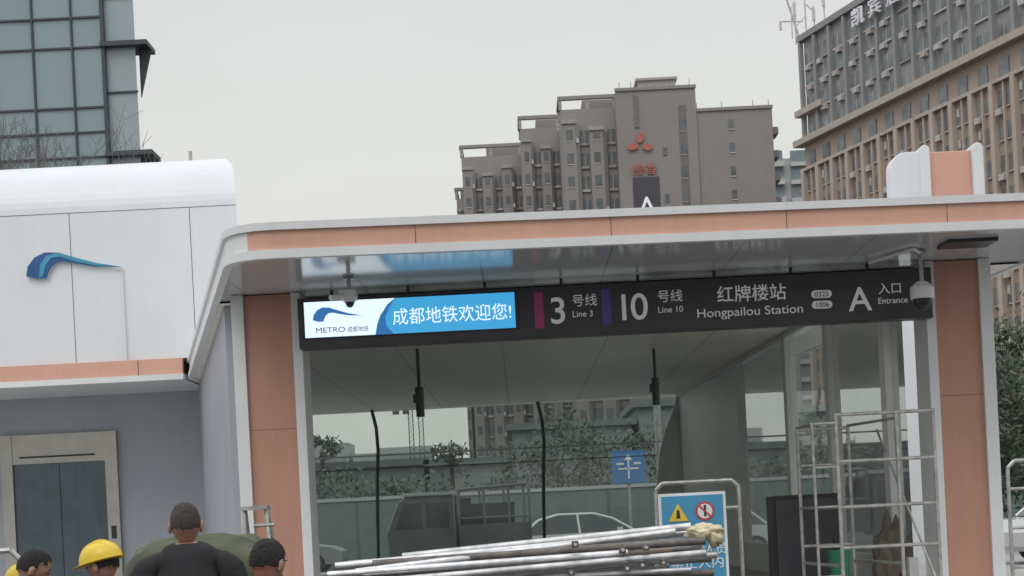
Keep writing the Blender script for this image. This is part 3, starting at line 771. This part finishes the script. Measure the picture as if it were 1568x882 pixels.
# pipe bundle on hand cart
pc = empty('pipe_cart')
b = B([mat('cart_green', (.05, .10, .07), .6), M['rubber'], M['steel']])
b.box(-.9, 9.1, .80, .95, 10.2, .88, 0)
for x in (-.85, 0, .9): b.box(x-.03, 9.05, .88, x+.03, 10.25, .95, 0)
for x in (-.5, .6):
    for y in (9.05, 10.25): b.cyl((x, y-.05, .32), (x, y+.05, .32), .32, 1, seg=20); b.cyl((x, y-.06, .32), (x, y+.06, .32), .12, 2, seg=12)
    b.cyl((x, 9.05, .32), (x, 10.25, .32), .025, 2); b.box(x-.05, 9.3, .34, x+.05, 10.0, .80, 0)
b.build('cart', pc, bevel=.008)
b = B([M['rusty'], M['rusty2'], M['galvpipe'], M['black'], M['darkpipe']])
def pipe(x0, z0, x1, z1, y0, y1, r_, mi):
    p0 = Vector((x0, y0, z0)); p1 = Vector((x1, y1, z1)); b.cyl(p0, p1, r_, mi, seg=16)
    d = (p1-p0).normalized()
    b.cyl(p0-d*.001, p0-d*.002, r_*.78, 3, seg=12); b.cyl(p1+d*.001, p1+d*.002, r_*.78, 3, seg=12)  # black end discs paint the dark hollow; pipes are solid
random.seed(21)
for lvl in range(8):
    n = 6 if lvl < 5 else (4 if lvl < 7 else 2)
    for k in range(n):
        y = 9.25+k*.13+random.uniform(-.03, .03)+(.05 if lvl > 5 else 0)
        z = .98+lvl*.052+random.uniform(-.008, .008)
        x0 = -1.1+random.uniform(0, .42)+(.10 if lvl < 3 else 0); x1 = 1.0+random.uniform(-.35, .17)
        tl = random.uniform(-.012, .03)
        pipe(x0, z-.005-tl, x1, z+.03+tl, y+random.uniform(-.12, .12), y+random.uniform(-.12, .12), random.choice((.020, .024, .024, .017)), random.choice((0, 1, 1, 2, 2, 4)))
pipe(-1.13, 1.335, 1.14, 1.43, 9.30, 9.5, .023, 2); pipe(-.75, 1.365, 1.0, 1.465, 9.6, 9.4, .023, 1); pipe(-1.0, 1.30, .9, 1.44, 9.2, 9.35, .02, 2)
pipe(-1.16, 1.29, .6, 1.33, 9.16, 9.2, .022, 2); pipe(-.95, 1.235, 1.05, 1.31, 9.14, 9.13, .021, 1)
for _ in range(8):
    x = random.uniform(.2, .9); z = 1.33+random.uniform(-.12, .06); b.box(x, 9.13, z, x+.04, 9.17, z+.04, 4); b.cyl((x+.02, 9.09, z+.02), (x+.02, 9.14, z+.02), .010, 2)
b.build('pipes', pc)
b = B([M['cloth']])
def crum(s0): return lambda p: p*(1+.32*noise.noise(p*1.8+s0)+.16*noise.noise(p*5+s0)+.07*noise.noise(p*13+s0))
b.ell((1.08, 9.36, 1.43), (.11, .08, .050), fn=crum(Vector((1, 2, 0))), seg=40, rings=28)
b.ell((1.135, 9.34, 1.40), (.05, .05, .062), fn=crum(Vector((3, 1, 0))), seg=28, rings=20)
b.build('wrapped_cloth', pc, smooth=True)

e = empty('tarp_covered_cart')
b = B([mat('olive_tarp', (.085, .095, .055), .85, var=.25, scale=4, bump=.3, bscale=15), M['rubber'], M['dark']])
def tf(p):
    q = Vector((math.copysign(abs(p.x)**.55, p.x), math.copysign(abs(p.y)**.6, p.y), math.copysign(abs(p.z)**.5, p.z)))
    q *= 1+.06*noise.noise(p*2.1+Vector((5, 0, 0)))+.045*noise.noise(p*6); return q
b.ell((-2.17, 10.6, 1.08), (.50, .55, .47), 0, seg=56, rings=40, fn=tf)
b.build('tarp', e, smooth=True)
b = B([M['dark'], M['rubber']]); b.box(-2.6, 10.15, .5, -1.75, 11.05, .62)
for x in (-2.5, -1.85):
    for y in (10.1, 11.1): b.cyl((x, y-.04, .3), (x, y+.04, .3), .30, 1, seg=18)
b.build('chassis', e)

# ------------------------------------------------------------------ people
def skinmesh(name, V, E, Rr, sub=2, root=0):
    me = bpy.data.meshes.new(name); me.from_pydata(V, E, []); o = bpy.data.objects.new(name, me); COL.objects.link(o)
    md = o.modifiers.new('skin', 'SKIN'); md.branch_smoothing = .8
    sk = me.skin_vertices[0].data
    for i, r_ in enumerate(Rr): sk[i].radius = (r_, r_) if not isinstance(r_, tuple) else r_; sk[i].use_root = (i == root)
    s_ = o.modifiers.new('sub', 'SUBSURF'); s_.levels = sub; s_.render_levels = sub
    bpy.context.view_layer.update()
    dg = bpy.context.evaluated_depsgraph_get(); nm = bpy.data.meshes.new_from_object(o.evaluated_get(dg))
    bpy.data.objects.remove(o); nm.name = name; return nm
skinm = mat('skin', (.33, .19, .135), .5, var=.14, scale=14, bump=.15, bscale=60)
hairm = mat('hair', (.020, .017, .016), .75, bump=.9, bscale=160, var=.4, scale=60)
hairg = mat('hair_buzz_cut', (.075, .060, .052), .85, bump=.9, bscale=180, var=.35, scale=50); shoem = mat('shoe', (.03, .03, .03), .6); eyem = mat('eye', (.02, .015, .01), .2)
lipm = mat('lips', (.26, .11, .09), .5)
yelm = mat('helmet_yellow', (.74, .52, .04), .35, var=.05)
def person(name, x, y, top, rz, shirt, pants, lean=0., headpitch=0., headyaw=0., hair=hairm, helmet=False, arms=0.3, H=1.74, broad=1.0, base=0.):
    e = empty(name, (x, y, base)); e.rotation_euler = (0, 0, rz)
    az = .95 if arms < .5 else 1.12
    V = [(0,0,.96),(0,0,1.10),(0,0,1.25),(0,-.01,1.37),(0,-.01,1.465),(0,.012,1.57),
         (.095,-.015,1.450),(.170,-.01,1.415),(.205,-.01,1.30),(.235,-.01,1.12),(.25,arms*.5,az),
         (-.095,-.015,1.450),(-.170,-.01,1.415),(-.205,-.01,1.30),(-.235,-.01,1.12),(-.25,arms*.5,az),
         (.095,0,.88),(.105,.02,.5),(.105,-.01,.09),(.115,.15,.045),(-.095,0,.88),(-.105,.02,.5),(-.105,-.01,.09),(-.115,.15,.045)]
    E = [(0,1),(1,2),(2,3),(3,4),(4,5),(4,6),(6,7),(7,8),(8,9),(9,10),(4,11),(11,12),(12,13),(13,14),(14,15),(0,16),(16,17),(17,18),(18,19),(0,20),(20,21),(21,22),(22,23)]
    Rr = [.155,.145,.162,.160,.085,.056,.062,.060,.054,.043,.030,.062,.060,.054,.043,.030,.10,.066,.045,.038,.10,.066,.045,.038]
    me = skinmesh('body', V, E, Rr)
    for m_ in (skinm, shirt, pants, shoem): me.materials.append(m_)
    for p in me.polygons:
        c_ = p.center; p.use_smooth = True
        if c_.z > 1.525-.03*(c_.y > 0) and abs(c_.x) < .085: k = 0
        elif abs(c_.x) > .155 and c_.z < 1.19: k = 0
        elif c_.z < .11: k = 3
        elif c_.z < .93: k = 2
        else: k = 1
        p.material_index = k
    shirtv = set(v for p in me.polygons if p.material_index == 1 for v in p.vertices)
    nr = [v.normal.copy() for v in me.vertices]
    piv = Vector((0, 0, .98))
    def pose(p):
        if p.z > .98:
            q = p-piv; f = min(1, (p.z-.98)/.2)
            p = piv+Matrix.Rotation(-lean*f, 4, 'X') @ q
        return p
    sc = H/1.74
    for v in me.vertices:
        p = v.co.copy()
        if v.index in shirtv: p += nr[v.index]*(.014+.016*noise.noise(Vector((p.x*7, p.y*7, p.z*11)))+.009*noise.noise(Vector((p.x*16, p.y*16, p.z*22))))
        if p.z > .85: p.y *= .80
        p.x *= broad if abs(p.x) > .06 else 1
        v.co = pose(p)*sc
    o = bpy.data.objects.new('body', me); link(o, e); s_ = o.modifiers.new('s', 'SUBSURF'); s_.levels = s_.render_levels = 1
    for sx_ in (1, -1):
        wpt = pose(Vector((.25*sx_*broad, arms*.5*.8, az)))*sc
        HV = [(0,0,0),(0,.005,-.05),(0,.01,-.09)]; HE = [(0,1),(1,2)]; HR = [.026,.032,.028]
        for j, (yo, ln) in enumerate(((-.03, .065), (-.01, .078), (.012, .072), (.032, .055))):
            i0 = len(HV); HV += [(0, yo, -.10), (.006*-sx_, yo*1.1, -.10-ln*.55), (.022*-sx_, yo*1.1, -.10-ln)]; HE += [(2, i0), (i0, i0+1), (i0+1, i0+2)]; HR += [.0095, .0085, .007]
        i0 = len(HV); HV += [(-.01*sx_, .04, -.045), (-.02*sx_, .062, -.075), (-.028*sx_, .066, -.10)]; HE += [(1, i0), (i0, i0+1), (i0+1, i0+2)]; HR += [.012, .010, .008]
        hm = skinmesh('hand', HV, HE, HR, 1); hm.materials.append(skinm)
        ho = bpy.data.objects.new('hand', hm); ho.location = wpt
        if arms >= .5: ho.rotation_euler = (math.radians(70), 0, 0)
        link(ho, e)
    hb = B([skinm, hair, eyem, lipm, yelm])
    def shape(p):
        q = p.copy()
        rxy = math.hypot(q.x, q.y)
        if q.z > 0 and rxy > 1e-4:
            k = min(1.0, rxy)**.78/rxy; q.x *= k; q.y *= k
        if q.z < 0: q.x *= 1-.24*(-q.z)**1.3; q.y *= 1-.10*(-q.z)
        if q.y < 0 and q.z < -.3: q.y *= 1-.45*(-q.z-.3)
        if q.y > .75 and abs(q.x) < .25 and -.40 < q.z < .15: q.y += .20*(1-abs(q.x)/.25)*max(0, 1-abs(q.z+.18)/.28)
        if q.y > .6 and .02 < q.z < .22: q.y += .04
        return q
    seg, rings = 56, 40
    hb.ell((0, 0, 0), (.079, .098, .114), 0, seg, rings, fn=shape)
    nf = len(hb.f)
    def hairy(c_):
        yy = c_.y/.098; zz = c_.z/.114
        n_ = .06*noise.noise(c_*90)
        if zz > .62+n_: return True
        if yy < -.12 and zz > -.34+.15*abs(c_.x)/.079+n_: return True
        if yy < .25 and zz > .10+n_: return True
        return yy < .62 and zz > .42+n_
    hv = set()
    for i in range(nf):
        c_ = sum((hb.v[k] for k in hb.f[i]), Vector())/len(hb.f[i])
        if hairy(c_):
            hb.m[i] = 1; hv.update(hb.f[i])
    ht = .0015 if hair is hairg else .009
    for k in hv:
        p = hb.v[k]; hb.v[k] = p+p.normalized()*(ht+ht*.8*noise.noise(p*80))
    for s in (-1, 1):
        hb.ell((s*.081, -.006, -.014), (.013, .020, .032), 0, 16, 12, fn=lambda p: p*(1+.25*noise.noise(p*2)))
        hb.ell((s*.030, .086, .006), (.013, .010, .007), 2, 10, 8)
        hb.box(s*.030-.018, .090, .026, s*.030+.018, .099, .031, 1)
    hb.ell((0, .088, -.062), (.024, .008, .007), 3, 12, 8)
    if helmet:
        hb.ell((0, 0, .018), (.112, .138, .120), 4, 36, 14, half=True, fn=lambda p: Vector((p.x, p.y, p.z**.85 if p.z > 0 else 0)))
        hb.ell((0, .022, .018), (.126, .175, .010), 4, 36, 8)
        hb.ell((0, 0, .026), (.014, .136, .124), 4, 16, 12, half=True)
        for s in (-.045, .045): hb.ell((s, 0, .026), (.009, .126, .112), 4, 12, 10, half=True)
    ho = hb.build('head', e, smooth=True)
    hp = pose(Vector((0, .012*.8, 1.57)))*sc
    ho.rotation_euler = (-(lean*.5+headpitch), 0, headyaw)
    up = Matrix.Rotation(-(lean*.7), 4, 'X') @ Vector((0, .020, .070))
    ho.location = hp+up
    ztop = base+ho.location.z+.118+(.02 if helmet else 0)
    f = (top-base)/(ztop-base); f = max(.86, min(1.06, f))
    e.scale = (f, f, f)
    off = Matrix.Rotation(rz, 3, 'Z') @ Vector((ho.location.x, ho.location.y, 0))*f
    e.location = (x-off.x, y-off.y, base)
    print('PERSON', name, round(ztop, 3), round(f, 3))
blk = mat('black_tshirt', (.022, .022, .025), .9, var=.2, scale=10, bump=.4, bscale=12); pink = mat('pink_tshirt', (.62, .10, .18), .85, var=.1, scale=10, bump=.3)
blu = mat('blue_tshirt', (.10, .19, .35), .85, var=.12, scale=10); wgr = mat('pale_shirt', (.24, .26, .30), .85, var=.1)
trz = mat('dark_trousers', (.04, .04, .05), .9); trz2 = mat('khaki_trousers', (.14, .12, .09), .9)
person('worker_black_tshirt', -1.79, 8.3, 1.745, math.radians(12), blk, trz, lean=.12, headpitch=.02, hair=hairg, arms=.3, H=1.72, broad=1.22)
person('worker_pink_shirt', -1.25, 7.6, 1.53, math.radians(-25), pink, trz2, lean=.30, headpitch=.08, arms=.6, H=1.58, broad=1.1)
person('worker_yellow_helmet', -2.43, 9.0, 1.555, math.radians(68), wgr, trz, lean=.48, headpitch=.0, arms=.6, H=1.62, helmet=True)
person('worker_blue_shirt', -2.98, 9.5, 1.52, math.radians(-75), blu, trz2, lean=.50, headpitch=.15, arms=.6, H=1.62)
person('worker_crouching_helmet', -3.27, 10.2, 1.43, math.radians(60), wgr, trz, lean=.75, headpitch=.1, arms=.6, H=1.60, helmet=True)
